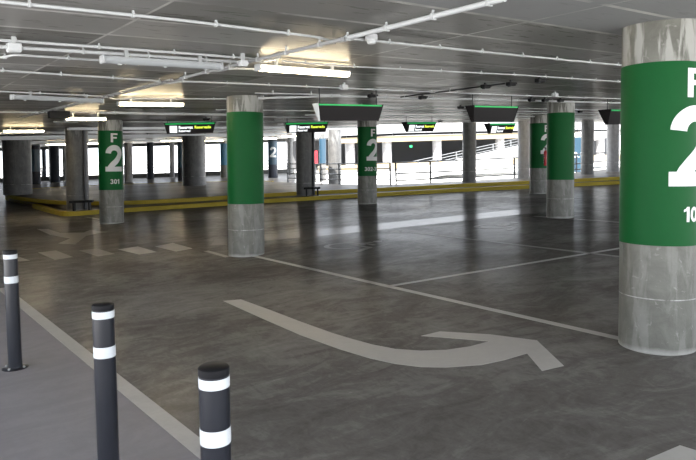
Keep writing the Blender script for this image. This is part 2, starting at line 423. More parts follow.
# wheelchair symbols in the bays
def wheelchair(c, s, label):
    c = Vector(c); u = Vector((0, -1, 0)); v = Vector((1, 0, 0))   # reading direction of the symbol
    b = MB(); n = 28
    def pt(a, h): return c+u*a*s+v*h*s
    bm = b.bm
    o1 = []; i1 = []
    for k in range(n+1):
        q = math.radians(60)+math.radians(285)*k/n
        o1.append(pt(math.cos(q)*0.50, math.sin(q)*0.50)); i1.append(pt(math.cos(q)*0.37, math.sin(q)*0.37))
    for k in range(n):
        b.poly([o1[k], o1[k+1], i1[k+1], i1[k]], 0.0, PZ)
    b.poly([pt(-0.06, 0.16), pt(0.10, 0.16), pt(0.10, 0.80), pt(-0.06, 0.80)], 0.0, PZ+0.0005)
    b.poly([pt(0.08, 0.16), pt(0.58, 0.16), pt(0.82, -0.40), pt(0.96, -0.34), pt(0.66, 0.30), pt(0.08, 0.30)], 0.0, PZ+0.0005)
    b.poly([pt(0.08, 0.50), pt(0.42, 0.50), pt(0.42, 0.60), pt(0.08, 0.60)], 0.0, PZ+0.0005)
    b.poly([pt(0.02+0.12*math.cos(t*math.pi/6), 0.98+0.12*math.sin(t*math.pi/6)) for t in range(12)], 0.0, PZ)
    o = b.build('wheelchair_symbol', 'worn_paint', floor); o['label'] = label
wheelchair(at(345, 246), 0.75, 'faint white wheelchair symbol in the nearer bay')
wheelchair(at(492, 226.5), 0.75, 'faint white wheelchair symbol in the farther bay')

# kerbs and the raised platform
K1 = [(4.95, 24.6), (4.78, 20.4), (4.95, 19.85), (5.82, 19.8), (7.53, 19.45), (9.36, 19.04), (12.09, 18.3), (15.69, 17.0), (18.18, 16.1), (20.36, 15.0), (23.48, 13.55), (34.0, 8.7), (44, 4.2)]
def offset(pts, d):
    out = []
    for i, p in enumerate(pts):
        a = Vector(pts[max(i-1, 0)]); b = Vector(pts[min(i+1, len(pts)-1)]); t = (b-a).normalized()
        out.append((p[0]-t.y*d, p[1]+t.x*d))
    return out
def ribbon(name, outer, inner, z0, z1, mat):
    b = MB(); bm = b.bm
    rows = [[bm.verts.new((p[0], p[1], z)) for p, z in ((o, z0), (o, z1), (i, z1), (i, z0))] for o, i in zip(outer, inner)]
    for A, B in zip(rows, rows[1:]):
        for k in range(4): bm.faces.new((A[k], A[(k+1) % 4], B[(k+1) % 4], B[k]))
    bm.faces.new(rows[0]); bm.faces.new(rows[-1][::-1])
    return b.build(name, mat)
def round_pts(pts, it=2):
    for _ in range(it):
        o = [pts[0]]
        for a, b in zip(pts, pts[1:]):
            o += [(a[0]*.75+b[0]*.25, a[1]*.75+b[1]*.25), (a[0]*.25+b[0]*.75, a[1]*.25+b[1]*.75)]
        pts = o+[pts[-1]]
    return pts
K1r = round_pts(K1)
struct(ribbon('trim_1', K1r, offset(K1r, 0.16), 0.0, 0.125, 'yellow_paint'), 'yellow kerb along the near edge of the island', 'kerb')
K2 = [(6.6, 34.6), (5.4, 32.6), (5.0, 29.3), (5.3, 24.6), (6.0, 22.2), (7.1, 20.95), (8.5, 20.3), (10.05, 19.95), (12.35, 19.35), (15.8, 17.75), (18.3, 16.8), (20.6, 15.65), (23.7, 14.2), (34.2, 9.4), (44, 4.9)]
K2r = round_pts(K2)
isl = [p for p in K1r if p[0] < 44]
struct(MB().poly(offset(K1r, 0.14)+[(44.3, 5.4)]+K2r[::-1][:-9]+[(5.6, 24.6)], 0.0, 0.12).build('trim_2', 'platform_concrete'), 'low grey island behind the near yellow kerb', 'island')
struct(ribbon('trim_3', K2r, offset(K2r, 0.14), 0.0, 0.245, 'yellow_paint'), 'second yellow kerb stepping up to the raised platform', 'kerb')
plat = offset(K2r, 0.12)
back = [(46, 22.6)] + EDGE[8:3:-1] + [(16.2, 21.4), (16.2, 25.1), (16.2, 27.4), (14.2, 31.0), (11.3, 33.7), (8.6, 34.9)]
struct(MB().poly(plat+back, 0.0, 0.24).build('trim_4', 'platform_concrete'), 'raised grey concrete platform between the yellow kerbs', 'platform')
KB = round_pts([(6.7, 34.75), (8.6, 34.9), (11.3, 33.7), (14.2, 31.0), (16.3, 27.4)])
struct(ribbon('trim_5', KB, offset(KB, 0.2), 0.0, 0.25, 'yellow_paint'), 'yellow kerb along the far side of the raised platform', 'kerb')
PZT = 0.24

struct(MB().poly([(-3.8, 11), (-3.6, 11), (-3.6, 65.5), (-3.8, 65.5)], 0.0, ZC).build('shade_wall_left', 'bare_concrete'), 'unseen concrete wall added to darken the left side of the deck', 'wall')  # out of view, added to keep daylight off the left side
# ------------------------------------------------------------------ columns
BAND0, BAND1, CR = 0.865, 2.365, 0.298
def make_column(loc, label, r=CR, band=None, letters=None, mat='column_concrete', face=-math.pi/2, name='column', group=None, base=0.0, pipe=None, lmat='white_letter', h=None, only='F2n', tweak=(0, 0, 0, 0)):
    t = thing(name, label, 'column', (loc[0], loc[1], base-0.012), group, Q_COL)
    H = (ZC-base+0.02) if h is None else h
    seg = 64 if r < 0.4 and Vector(loc[:2]).length < 25 else 32
    MB().lathe([(r, 0.0), (r, H)], seg).build('shaft', mat, t, True)
    k0, k1 = BAND0-base, BAND1-base+tweak[3]
    if band:
        b = MB().lathe([(r, k0), (r+0.004, k0+0.001), (r+0.004, k1-0.001), (r, k1)], seg).build('painted_band', band, t, True)
        b['label'] = {'green_paint': 'green painted band', 'blue_paint': 'blue painted band', 'navy_paint': 'dark blue painted band'}[band]
    if letters:
        rr = r+0.0065
        if 'F' in only: text_on_column('zone_letter', 'F', 0.225, 2.07-base+tweak[0], rr, face, lmat, t, 0.035, 0.17)
        text_on_column('level_number', '2', 0.66+tweak[1], 1.335-base, rr, face, lmat, t, 0.045, 0.45)
        if 'n' in only: text_on_column('bay_number', letters, 0.118, 1.02-base+tweak[2], rr, face, lmat, t)
    if pipe is not None:
        x, y = math.cos(pipe)*(r+0.045), math.sin(pipe)*(r+0.045)
        MB().tube([(x, y, 0.02), (x, y, H-0.02)], 0.045, 12).build('drain_pipe', 'dark_steel', t, True)
    return t
def base_loc(xc, yb, z, r):
    p = at(xc, yb, z); u = Vector((p.x, p.y)).normalized()
    return (p.x+u.x*r, p.y+u.y*r)
make_column(base_loc(657, 355, 0, CR), 'nearest column, tall green band with large 2 and 101, at the right edge', band='green_paint', letters='101', face=-math.pi/2-0.15, tweak=(-0.045, -0.035, 0.035, -0.06))
make_column(base_loc(246.5, 257, 0, CR), 'green banded column without lettering, standing by the end of the white bay line', band='green_paint')
make_column(base_loc(560, 218.5, 0, CR), 'green banded column without lettering, farther back on the right', band='green_paint')
make_column(base_loc(367.3, 204.3, 0, CR), 'green banded column marked F 2 with bay numbers 302 onward', band='green_paint', letters='302-303', lmat='grey_letter')
make_column(base_loc(112, 224, 0, CR), 'green banded column marked F 2 301 at the left', band='green_paint', letters='301', lmat='grey_letter')
make_column(base_loc(538.5, 194, 0, CR), 'green banded column marked 2 half hidden behind the plain green one', band='green_paint', letters='306', lmat='grey_letter')
def on_island(xc, depth, r, z, label, **kw):
    p = far(xc, depth, z); return make_column((p.x, p.y), label, r, mat=kw.pop('mat', 'bare_concrete'), base=z, **kw)
on_island(74.5, 19.75, 0.32, 0.12, 'dark bare concrete column on the kerbed island behind the left low black barrier', pipe=-1.2)
on_island(302.8, 22.9, 0.29, 0.12, 'dark bare concrete column on the island behind a low black barrier, right of centre', pipe=-0.75)
on_island(15, 27.0, 0.55, PZT, 'thick dark concrete column at the far left edge on the platform')
on_island(192.5, 30.0, 0.53, PZT, 'thick dark concrete column on the platform, under a lit hanging sign')
on_island(468.5, 25.6, 0.27, PZT, 'dark slim column at the railing in front of the white ramp')
on_island(587, 28.6, 0.27, PZT, 'dark slim column by the railing between the two green columns on the right')
on_island(612.5, 30.5, 0.28, PZT, 'pale column at the railing left of the nearest green column', mat='pale_concrete')
on_island(523, 26.9, 0.24, PZT, 'pale slim column at the railing right of the white ramp', mat='pale_concrete')
on_island(333.5, 30.5, 0.31, -0.15, 'pale column outside the deck edge, beside a light railing', mat='bare_concrete')
# far left part of the deck
for x, d, r, mat, band, lab in (
    (127, 43, 0.27, 'pale_concrete', None, 'pale far column just right of the green F 2 301 column'),
    (149, 46, 0.24, 'dark_column', None, 'thin dark far column between the 301 column and the thick column'),
    (180.5, 42, 0.27, 'dark_column', 'navy_paint', 'dark banded far column peeping out left of the thick column'),
    (223.5, 45, 0.30, 'column_concrete', 'blue_paint', 'far column with a blue band left of the plain green column'),
    (271.8, 42, 0.31, 'dark_column', 'navy_paint', 'far column with a dark blue band and a pale 2'),
    (289.5, 46, 0.18, 'bare_concrete', None, 'thin dark far column left of the bare island column'),
    (33, 44, 0.37, 'dark_column', 'navy_paint', 'dark far column right of the thick column at the left edge'),
    (53, 46, 0.33, 'dark_column', None, 'dark far column left of the bare island column'),
    (42.6, 50, 0.16, 'dark_column', None, 'very thin dark far post between the bright openings at the left'),
    (49.5, 49, 0.16, 'column_concrete', None, 'thin pale far column among the dark ones at the left'),
    (63, 48.5, 0.14, 'column_concrete', None, 'thin pale far column just left of the bare island column'),
    (171, 49, 0.19, 'pale_concrete', None, 'thin pale far column left of the thick column'),
    (236, 47, 0.2, 'column_concrete', None, 'far pale column hidden beside the plain green column'),
):
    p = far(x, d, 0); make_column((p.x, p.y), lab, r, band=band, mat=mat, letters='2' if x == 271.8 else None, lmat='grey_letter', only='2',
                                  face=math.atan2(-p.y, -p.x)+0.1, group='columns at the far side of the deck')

# ------------------------------------------------------------------ bollards
def make_bollard(loc, label):
    t = thing('bollard', label, 'bollard', loc, 'black bollards along the walkway', Q_POST)
    r, h = 0.0525, 0.975
    MB().lathe([(r, 0.008), (r, h-0.03)], 48).build('post', 'bollard_coat', t, True)
    MB().lathe([(r, h-0.03), (r+0.001, h-0.028), (r+0.001, h-0.006), (r-0.006, h), (0.004, h+0.001)], 48).build('cap', 'bollard_cap', t, True)
    for z0, z1 in ((h-0.071, h-0.036), (h-0.268, h-0.213)):
        b = MB().lathe([(r, z0), (r+0.0008, z0+0.0008), (r+0.0008, z1-0.0008), (r, z1)], 48).build('reflective_stripe', 'reflective_band', t, True); b['label'] = 'white reflective stripe'
    MB().lathe([(0.10, 0.0), (0.10, 0.006), (0.094, 0.009), (r, 0.009)], 32).build('base_plate', 'bollard_coat', t, True)
    for k in range(4):
        a = math.pi/4+k*math.pi/2
        MB().lathe([(0.011, 0.008), (0.011, 0.018), (0.006, 0.022)], 6, (0.078*math.cos(a), 0.078*math.sin(a), 0)).build('bolt', 'galvanised', t)
    return t
BT = 0.975
def top_loc(x, y, h):
    up = Q_POST @ Vector((0, 0, h)); p = at(x, y, up.z)
    return (p.x-up.x, p.y-up.y, 0)
B1 = make_bollard((0.967, 5.818, 0), 'black bollard with two white stripes at the left edge, whole down to its base plate')
bl = top_loc(102.8, 303, BT); print('B2', bl); copy_thing(B1, bl, 'black bollard with two white stripes, middle one of the three')
bl = top_loc(213.7, 365.5, BT); print('B3', bl); copy_thing(B1, bl, 'black bollard with two white stripes, nearest and largest, cut off at the lower frame')

# low black barriers in front of the island columns
def low_barrier(p, w, label):
    d = Vector((0.85, -0.52, 0)).normalized()
    t = thing('low_barrier', label, 'barrier', (p.x, p.y, 0.12))
    rz = Quaternion((0, 0, 1), math.atan2(d.y, d.x)).to_matrix()
    MB().box((0, 0, 0.27), (w, 0.2, 0.07), rz, 0.01).build('top_bar', 'black_plastic', t)
    for s in (-1, 1):
        c = d*s*w*0.34; MB().box((c.x, c.y, 0.12), (0.05, 0.16, 0.24), rz, 0.005).build('leg', 'black_plastic', t)
low_barrier(far(78.5, 19.25, 0), 0.66, 'low black barrier bench on the kerb in front of the left bare column')
low_barrier(far(310.5, 22.4, 0), 0.58, 'low black barrier bench in front of the bare column right of centre')

# ------------------------------------------------------------------ conduits under the ceiling
def smooth_path(pts):
    pts = [Vector(p) for p in pts]
    for _ in range(2):
        o = [pts[0]]
        for a, b in zip(pts, pts[1:]):
            if (b-a).length < 0.02: continue
            k = min(0.25, 0.12/(b-a).length)
            o += [a.lerp(b, k), a.lerp(b, 1-k)]
        pts = o+[pts[-1]]
    return pts
def conduit(pts, r, label, mat='conduit_white', clip=0.62, clips=True, start=0.3, hang=0.0, group='white conduits under the ceiling', cat='pipe'):
    pts = [Vector(p) for p in pts]
    o = MB().tube(smooth_path(pts), r, 10).build('conduit', mat, None, True)
    tag(o, label, cat, group)
    if clips:
        s = start
        for a, b in zip(pts, pts[1:]):
            L = (b-a).length; d = (b-a)/max(L, 1e-6)
            while s < L:
                p = a+d*s; top = ZC-p.z
                q = Quaternion((0, 0, 1), math.atan2(d.y, d.x)).to_matrix()
                c = MB().box((p.x, p.y, p.z-0.001), (0.018, 2*r+0.008, 2*r+0.008), q, 0.003)
                c.box((p.x, p.y, p.z+top/2+0.004), (0.014, 0.012, max(top-0.010, 0.01)), q)
                c.build('clip', 'clip_grey', o)
                s += clip*random.uniform(0.93, 1.07)
            s -= L
    return o
ZP = 2.59
def line_y(y, x0, x1, z=ZP): return [(x0, y, z), (x1, y, z)]
def U(*pts, z=ZP): return [at(x, y, z) for x, y in pts]
conduit(U((-30, -1.5), (180, 20), (318, 37)) + U((326, 39.5), (334, 42), (344, 41), (352, 38.5)) + U((371, 40.5), (520, 55.5), (640, 67)), 0.0105, 'nearest white conduit crossing the ceiling, passing a white smoke detector')
conduit(U((-30, 38), (100, 47), (240, 57.5), (254, 59), (261, 62), (268, 61), (280, 57.5)), 0.0115, 'second white conduit, bending down beside the small box left of the lit lamp')
conduit(U((282, 61), (340, 66), (520, 75), (640, 83)), 0.009, 'thin conduit running right from behind the nearest lit lamp')
conduit(U((-30, 46), (10, 47), (120, 54), (238, 62), z=2.58), 0.015, 'thicker white conduit running above the unlit lamp', clip=0.55)
conduit(U((-30, 58), (4, 57.5), (12, 55), (20, 55), (108, 61)), 0.0105, 'white conduit curving into the left end of the nearest unlit lamp')
conduit(U((205, 69), (212, 71.5), (222, 70.5), (232, 68), (260, 69.5)), 0.012, 'short bent conduit joining the left end of the nearest lit lamp', clips=False)
conduit(U((-30, 68.5), (140, 79.5), (158, 81), (166, 83.5), (174, 82.5), (182, 81), (340, 88), (520, 95.5), (640, 99.5)), 0.0115, 'thin white conduit with a small kink beyond the nearest lamps')
conduit(U((-30, 90), (100, 96), (108, 97), (116, 99.5), (126, 98.5), (240, 99)), 0.0105, 'white conduit running behind the farther unlit lamp')
conduit(U((245, 98.5), (340, 96), (520, 100.5), (640, 103.5), z=2.575), 0.02, 'thick white conduit across the far bays carrying black sensors', clip=1.1)
conduit(U((255, 93), (340, 95), (440, 92), (640, 97), z=2.57)[:2]+U((440, 99), z=2.57)[:0], 0.009, 'short thin conduit behind the top of the plain green column')
conduit(U((100, 112.5), (240, 115), z=2.57), 0.03, 'thick white conduit behind the lit sign at the left', clip=1.6)
conduit(U((-20, 112), (60, 112.5), (110, 112), z=2.59), 0.014, 'white conduit crossing above the black box at the left')
conduit(line_y(12.2, 6.0, 22, 2.59), 0.014, 'far white conduit right of the plain green column', clip=1.2)
conduit(line_y(14.6, 8.0, 24, 2.59), 0.014, 'farther white conduit above the hanging signs', clip=1.4)
conduit(line_y(17.0, 4.0, 22, 2.59), 0.016, 'white conduit above the row of lit signs', clip=1.6)
for k, (y, xa, xb, zz) in enumerate(((19.6, 5, 15.5, 2.5), (22.5, 3, 15.0, 2.5), (25.5, 1, 16, 2.47), (29.0, 0, 17.5, 2.5), (33.5, 0, 20, 2.47), (38.5, 0, 23, 2.5))):  # trays added to break up the bright reflection in the far ceiling
    t = thing('added_tray', ('added cable tray just behind the row of hanging signs at the left', 'second added cable tray behind the hanging signs at the left', 'third added cable tray behind the hanging signs, above the raised platform', 'added cable tray above the thick dark columns on the platform', 'second farthest added tray before the daylight at the left', 'farthest cable tray before the daylight at the left')[k], 'cable tray', (xa, y, zz), 'cable trays added to break up the ceiling reflection')
    L = xb-xa
    MB().box((L/2, 0, 0), (L, 0.22, 0.012)).build('tray', 'galvanised', t)
    for sy in (-0.11, 0.11): MB().box((L/2, sy, 0.03), (L, 0.006, 0.07)).build('side_rail', 'galvanised', t)
    for q in range(int(L/2.5)):
        MB().box((1.0+q*2.5, 0, (ZC-zz)/2), (0.03, 0.03, ZC-zz-0.014)).build('hanger', 'dark_steel', t)
for y, xa, xb, r, lab in ((10.3, 8.0, 22, 0.016, 'white conduit just beyond the black sensors on the right'), (11.2, 9.5, 21, 0.012, 'thin white conduit far over the bays, second beyond the sensors'),
                          (13.4, 9.0, 22, 0.018, 'white conduit level with the left large black sign, far over the bays'), (15.7, 9.5, 20, 0.014, 'thin white conduit above the middle lit signs'),
                          (18.0, 11, 17.5, 0.02, 'thick white conduit just before the deck edge in the middle')):
    conduit(line_y(y, xa, xb, 2.575), r, lab, clip=1.5)
conduit(U((394, 98), (505, 83.5), z=2.58), 0.012, 'dark conduit running away between the two large black signs', 'dark_steel', clip=1.2, group=None)
# the heavier pipe running away from the camera and the ladder beyond it
conduit([at(505, -1.5, 2.575), at(345, 38.5, 2.575)], 0.019, 'heavy white pipe running away from the top of the frame', clip=0.45, start=0.12)
conduit([at(345, 38.5, 2.56)+Vector((0, 0.03, 0)), at(180, 78.5, 2.56)], 0.017, 'grey pipe hung on rods, continuing the heavy white pipe', 'conduit_grey', clip=0.5)
lad = thing('cable_ladder', 'dark cable ladder running away under the ceiling at the left', 'cable tray', (0, 0, 0))
a, b = at(176, 79.5, 2.592), at(20, 117.5, 2.592)
for s in (-0.05, 0.05): MB().tube([a+Vector((s, 0, 0)), b+Vector((s, 0, 0))], 0.011, 8).build('side_rail', 'conduit_grey', lad)
n = 26
for k in range(n):
    p = a.lerp(b, (k+0.5)/n); MB().box((p.x, p.y, p.z), (0.10, 0.025, 0.015)).build('rung', 'conduit_grey', lad)
for k in range(4):
    p = a.lerp(b, (k+0.5)/4); MB().tube([(p.x, p.y, p.z), (p.x, p.y, ZC)], 0.006, 6).build('hanger_rod', 'conduit_grey', lad)
# boxes and detectors
def junction_box(p, s, label):
    t = thing('junction_box', label, 'junction box', p)
    MB().box((0, 0, 0), s, None, 0.006).build('body', 'box_white', t)
    MB().box((0, 0, -s[2]/2-0.003), (s[0]*0.9, s[1]*0.9, 0.008), None, 0.003).build('lid', 'box_white', t)
    for sx in (-1, 1): MB().tube([(sx*s[0]/2, 0, 0), (sx*(s[0]/2+0.02), 0, 0)], 0.014, 10).build('cable_gland', 'clip_grey', t)
    MB().box((0, 0, (ZC-p.z+s[2]/2)/2), (0.03, 0.03, ZC-p.z-s[2]/2+0.001)).build('bracket', 'clip_grey', t)
junction_box(at(14, 47.5, 2.54), (0.095, 0.09, 0.06), 'white junction box on the conduit at the upper left')
junction_box(at(243, 63, 2.53), (0.07, 0.07, 0.05), 'small white junction box left of the nearest lit lamp')
junction_box(at(344, 87, 2.56), (0.09, 0.09, 0.06), 'small white box above the left black sign')
junction_box(at(555, 95, 2.56), (0.09, 0.09, 0.06), 'small white box above the plain green column on the right')
def detector(p, label):
    t = thing('smoke_detector', label, 'smoke detector', p)
    MB().lathe([(0.05, 0.0), (0.05, ZC-p.z)], 32).build('base', 'box_white', t, True)
    MB().lathe([(0.024, -0.035), (0.034, -0.028), (0.038, -0.012), (0.048, -0.004), (0.048, 0.002)], 32).build('head', 'box_white', t, True)
detector(at(371.5, 40, 2.58), 'round white smoke detector beside the heavy white pipe')

# ------------------------------------------------------------------ lamps
def make_lamp(c, length, label, lit, mat='tube_lit', rz=0.0):
    t = thing('ceiling_lamp', label, 'lamp', c, 'fluorescent ceiling lamps', None, rz)
    hw = length/2
    def sec(w0, w1, z0, z1):
        return [(-hw, -w0, z0), (-hw, w0, z0), (-hw, w1, z1), (-hw, -w1, z1)]
    MB().prism(sec(0.04, 0.034, 0.004, 0.03), (length, 0, 0)).build('housing', 'lamp_housing', t)
    for s in (-1, 1):
        MB().box((s*(hw+0.012), 0, 0.0), (0.026, 0.10, 0.07), None, 0.01).build('end_cap', 'lamp_housing', t)
    pr = [(-hw, 0.054*math.cos(q), 0.010-0.044*math.sin(q)) for q in (math.pi*k/10 for k in range(11))]
    MB().prism(pr, (length, 0, 0)).build('diffuser', mat if lit else 'lamp_cover', t, True)
    if not lit:
        for k in range(3):
            MB().box((-hw+length*(0.12+0.38*k), 0, -0.036), (0.03, 0.03, 0.010), None, 0.003).build('catch', 'clip_grey', t)
    for s in (-0.32, 0.32):
        MB().box((length*s, 0, 0.029+(ZC-c[2]-0.029)/2), (0.03, 0.03, ZC-c[2]-0.030)).build('bracket', 'clip_grey', t)
    return t
ZL = 2.47
def lamp_px(x0, x1, y, z, label, lit, mat='tube_lit', L=None):
    a = at(x0, y, z); b = at(x1, y, z); c = (a+b)/2
    L = L or min(1.5, abs(b.x-a.x))
    return make_lamp((c.x, c.y, z), L, label, lit, mat)
def lamp_ends(p, q, z, label, lit, mat='tube_lit'):
    a = at(*p, z); b = at(*q, z); c = (a+b)/2; d = b-a
    return make_lamp((c.x, c.y, z), d.length, label, lit, mat, math.atan2(d.y, d.x))
lamp_ends((104, 59.5), (219, 66.5), 2.52, 'long unlit fluorescent lamp hung below the conduits at the upper left', False)
lamp_ends((259, 67.5), (346.5, 74), 2.53, 'nearest lit fluorescent lamp, brightest, left of the smoke detector', True)
lamp_ends((13, 97), (101, 101), 2.53, 'unlit fluorescent lamp farther back at the left', False)
lamp_ends((119, 103.5), (182, 104.5), 2.53, 'lit fluorescent lamp above the 301 column', True, 'tube_bright')
lamp_ends((66, 118.7), (105, 118.7), 2.5, 'lit fluorescent lamp beside a black box, over the bare island column', True, 'tube_bright')
lamp_ends((3, 131), (43, 131), 2.5, 'lit fluorescent lamp over the thick column at the left edge', True, 'tube_bright')
def far_lamp(x, d, label, L=1.2, z=2.47): 
    p = far(x, d, z); d2 = Vector((0.793, -0.609))
    make_lamp((p.x, p.y, z), L, label, True, 'tube_bright')
far_lamp(539.5, 25.0, 'lit lamp in front of the half hidden column marked 2', 0.9)
far_lamp(58, 36, 'small far lit lamp right of the dark column at the left')
far_lamp(87, 36, 'small far lit lamp between the bare column and the 301 column')
far_lamp(172, 36, 'far lit lamp left of the thick column')
far_lamp(214, 40, 'far lit lamp right of the thick column')
far_lamp(268, 38, 'far lit lamp right of the plain green column')
far_lamp(292, 34, 'far lit lamp left of the bare column right of centre')
# black box at the left lamp
p = at(59, 114.8, 2.5)
bx = thing('black_box', 'small black box hung under the ceiling left of a lit lamp', 'box', p)
MB().box((0, 0, 0), (0.36, 0.16, 0.13), None, 0.008).build('body', 'black_plastic', bx)
for s in (-0.1, 0.1): MB().tube([(s, 0, 0.06), (s, 0, ZC-p.z)], 0.006, 6).build('hanger_rod', 'dark_steel', bx)

# ------------------------------------------------------------------ bay sensors
def make_sensor(p, label):
    t = thing('bay_sensor', label, 'sensor', p, 'black parking sensors on the conduits')
    MB().box((0, 0, 0.0), (0.15, 0.08, 0.055), None, 0.012).build('body', 'black_plastic', t)
    MB().lathe([(0.020, -0.042), (0.028, -0.038), (0.028, -0.024)], 16, (-0.04, 0, 0)).build('lens', 'bollard_coat', t, True)
    MB().box((0.09, 0, 0.012), (0.05, 0.05, 0.03), None, 0.006).build('cable_socket', 'black_plastic', t)
    MB().box((0, 0, (ZC-p[2]+0.03)/2), (0.03, 0.03, ZC-p[2]-0.029)).build('bracket', 'dark_steel', t)
    return t
sens = [(372, 96, 'first black sensor above the left black sign'), (422.5, 97.5, 'black sensor between the two black signs'),
        (485.5, 86.5, 'black sensor left of a pair above the right black sign'), (511, 84, 'middle black sensor of three above the right black sign'), (540, 80.5, 'rightmost and highest of three black sensors left of the nearest column'),
        (531.5, 100, 'left of three black sensors on the thick conduit'), (545, 100.3, 'middle of three black sensors on the thick conduit'), (560.5, 100.6, 'black sensor above the plain green column on the right'),
        (460.5, 107.5, 'small black sensor left of the right black sign'), (440, 121, 'small far black sensor right of the third lit sign'), (580, 111.5, 'small black sensor right of the plain green column on the right'),
        (206, 119.3, 'small black sensor above the first lit sign'), (584, 127, 'tiny far black sensor right of the plain green column')]
proto = None
for x, y, lab in sens:
    p = at(x, y, 2.565)
    if proto is None: proto = make_sensor(p, lab)
    else: copy_thing(proto, p, lab)

# ------------------------------------------------------------------ hanging signs
def make_sign(c, w, h, label, lit, lamplit_end=False, rz=0.0, depth=0.26):
    """wedge-shaped hanging sign; c is the middle of its lower edge"""
    t = thing('hanging_sign', label, 'sign', c, 'wedge shaped hanging signs', None, rz)
    hw = w/2; tw, bw = depth/2, 0.03
    tp = h*0.26                                          # the ends slope in towards the lower edge
    if lamplit_end: bw = 0.012
    def hexa(x0, x1, dx):
        m = MB(); v = [m.bm.verts.new(p) for p in ((x0+dx, -bw, 0), (x0+dx, bw, 0), (x0, tw, h), (x0, -tw, h), (x1-dx, -bw, 0), (x1-dx, bw, 0), (x1, tw, h), (x1, -tw, h))]
        for f in ((0, 1, 2, 3), (7, 6, 5, 4), (0, 4, 5, 1), (1, 5, 6, 2), (2, 6, 7, 3), (3, 7, 4, 0)): m.bm.faces.new([v[i] for i in f])
        return m
    hexa(-hw, hw, tp).build('casing', 'sign_black', t)
    nrm = Vector((0, -h, -(tw-bw))).normalized(); up = Vector((0, -(tw-bw), h)).normalized()
    def fp(x, s, off=0.0): return Vector((x, -bw, 0))+up*s+nrm*off
    fh = math.hypot(h, tw-bw)
    g0, g1 = (fh*0.83, fh*0.95) if lit else (fh*0.90, fh*0.99)
    gb = MB().prism([fp(-hw*0.97, g0, 0.001), fp(hw*0.97, g0, 0.001), fp(hw*0.97, g1, 0.001), fp(-hw*0.97, g1, 0.001)], nrm*0.004).build('green_strip', 'sign_green_lit', t)
    gb['label'] = 'green strip'
    e = 'end_plate_lamplit' if lamplit_end else 'sign_black'
    for s in (-1, 1):
        m = MB(); q = s*hw; qb = s*(hw-tp); e2 = 0.014*s
        v = [m.bm.verts.new(p) for p in ((qb, -bw-0.004, -0.004), (qb, bw+0.004, -0.004), (q, tw+0.006, h+0.006), (q, -tw-0.006, h+0.006),
                                         (qb+e2, -bw-0.004, -0.004), (qb+e2, bw+0.004, -0.004), (q+e2, tw+0.006, h+0.006), (q+e2, -tw-0.006, h+0.006))]
        for f in ((0, 1, 2, 3), (7, 6, 5, 4), (0, 4, 5, 1), (1, 5, 6, 2), (2, 6, 7, 3), (3, 7, 4, 0)): m.bm.faces.new([v[i] for i in f])
        o = m.build('end_plate', e if s < 0 else 'sign_black', t)
        if lamplit_end and s < 0: o['label'] = 'wedge shaped end plate with lamp light painted in white'
    for s in (-0.44, 0.44):
        MB().tube([(w*s, 0, h-0.01), (w*s, 0, ZC-c[2]+0.005)], 0.009, 8).build('hanger_rod', 'dark_steel', t)
    if lit:
        x0 = -hw*0.80; q = fh*0.62
        ic = MB().prism([fp(x0, fh*0.08, 0.001), fp(x0+q, fh*0.08, 0.001), fp(x0+q, fh*0.08+q, 0.001), fp(x0, fh*0.08+q, 0.001)], nrm*0.004).build('pictogram_panel', 'sign_white_lit', t)
        ic['label'] = 'white lit square'
        tx = x0+q+0.04; k = w/1.2
        text_on_plane('lettering', 'Reservat', fh*0.27, 'sign_white_lit', t, fp(tx, fh*0.42, 0.001), (1, 0, 0), up, 0.03, 0.335*k, 'L')
        text_on_plane('lettering', 'Reservado', fh*0.27, 'sign_yellow_lit', t, fp(tx+0.375*k, fh*0.42, 0.001), (1, 0, 0), up, 0.03, 0.39*k, 'L')
        text_on_plane('lettering', 'Reserved', fh*0.23, 'sign_white_lit', t, fp(tx, fh*0.12, 0.001), (1, 0, 0), up, 0.02, 0.27*k, 'L')
    return t
def sign_at(xc, ybot, wpx, hpx, depth, label, lit, lamplit_end=False, rz=0.0, dp=0.26):
    s = depth/FPX; z = HC+(hz(xc)-ybot)*s
    p = far(xc, depth, z); h = hpx*s; w = wpx*s
    # the signs stand parallel to the bays, so their seen width is foreshortened
    w = w/ (0.79 if rz == 0 else 1.0)
    return make_sign(p, w, h, label, lit, lamplit_end, rz, dp)
YAW = math.atan2(-0.609, 0.793)
sign_at(191, 133.3, 49, 10.5, 15.9, 'lit hanging sign reading Reservat Reservado in front of the thick column', True, rz=YAW*0.55)
sign_at(307, 132.6, 43, 10, 17.5, 'lit hanging sign reading Reservat Reservado over the bare column right of centre', True, rz=YAW*0.6)
sign_at(420, 131.8, 36, 9.5, 19.0, 'lit hanging sign reading Reservat Reservado between the two large black signs', True, rz=YAW*0.2)
sign_at(500.5, 133.5, 34, 10, 20.0, 'lit hanging sign reading Reservat Reservado beneath the right black sign', True, rz=YAW*0.2)
sign_at(350.5, 120.8, 64, 16, 10.0, 'large black hanging sign with lamp light painted white on its end plate, over the 302 column', False, True, rz=0.0, dp=0.13)
sign_at(493.5, 122, 53, 15.5, 12.2, 'large black hanging sign with a green top strip, left of the plain green column', False, rz=0.0, dp=0.2)
sign_at(628, 124.5, 66, 14, 15.0, 'black hanging sign partly hidden behind the nearest column', False, rz=0.0, dp=0.3)

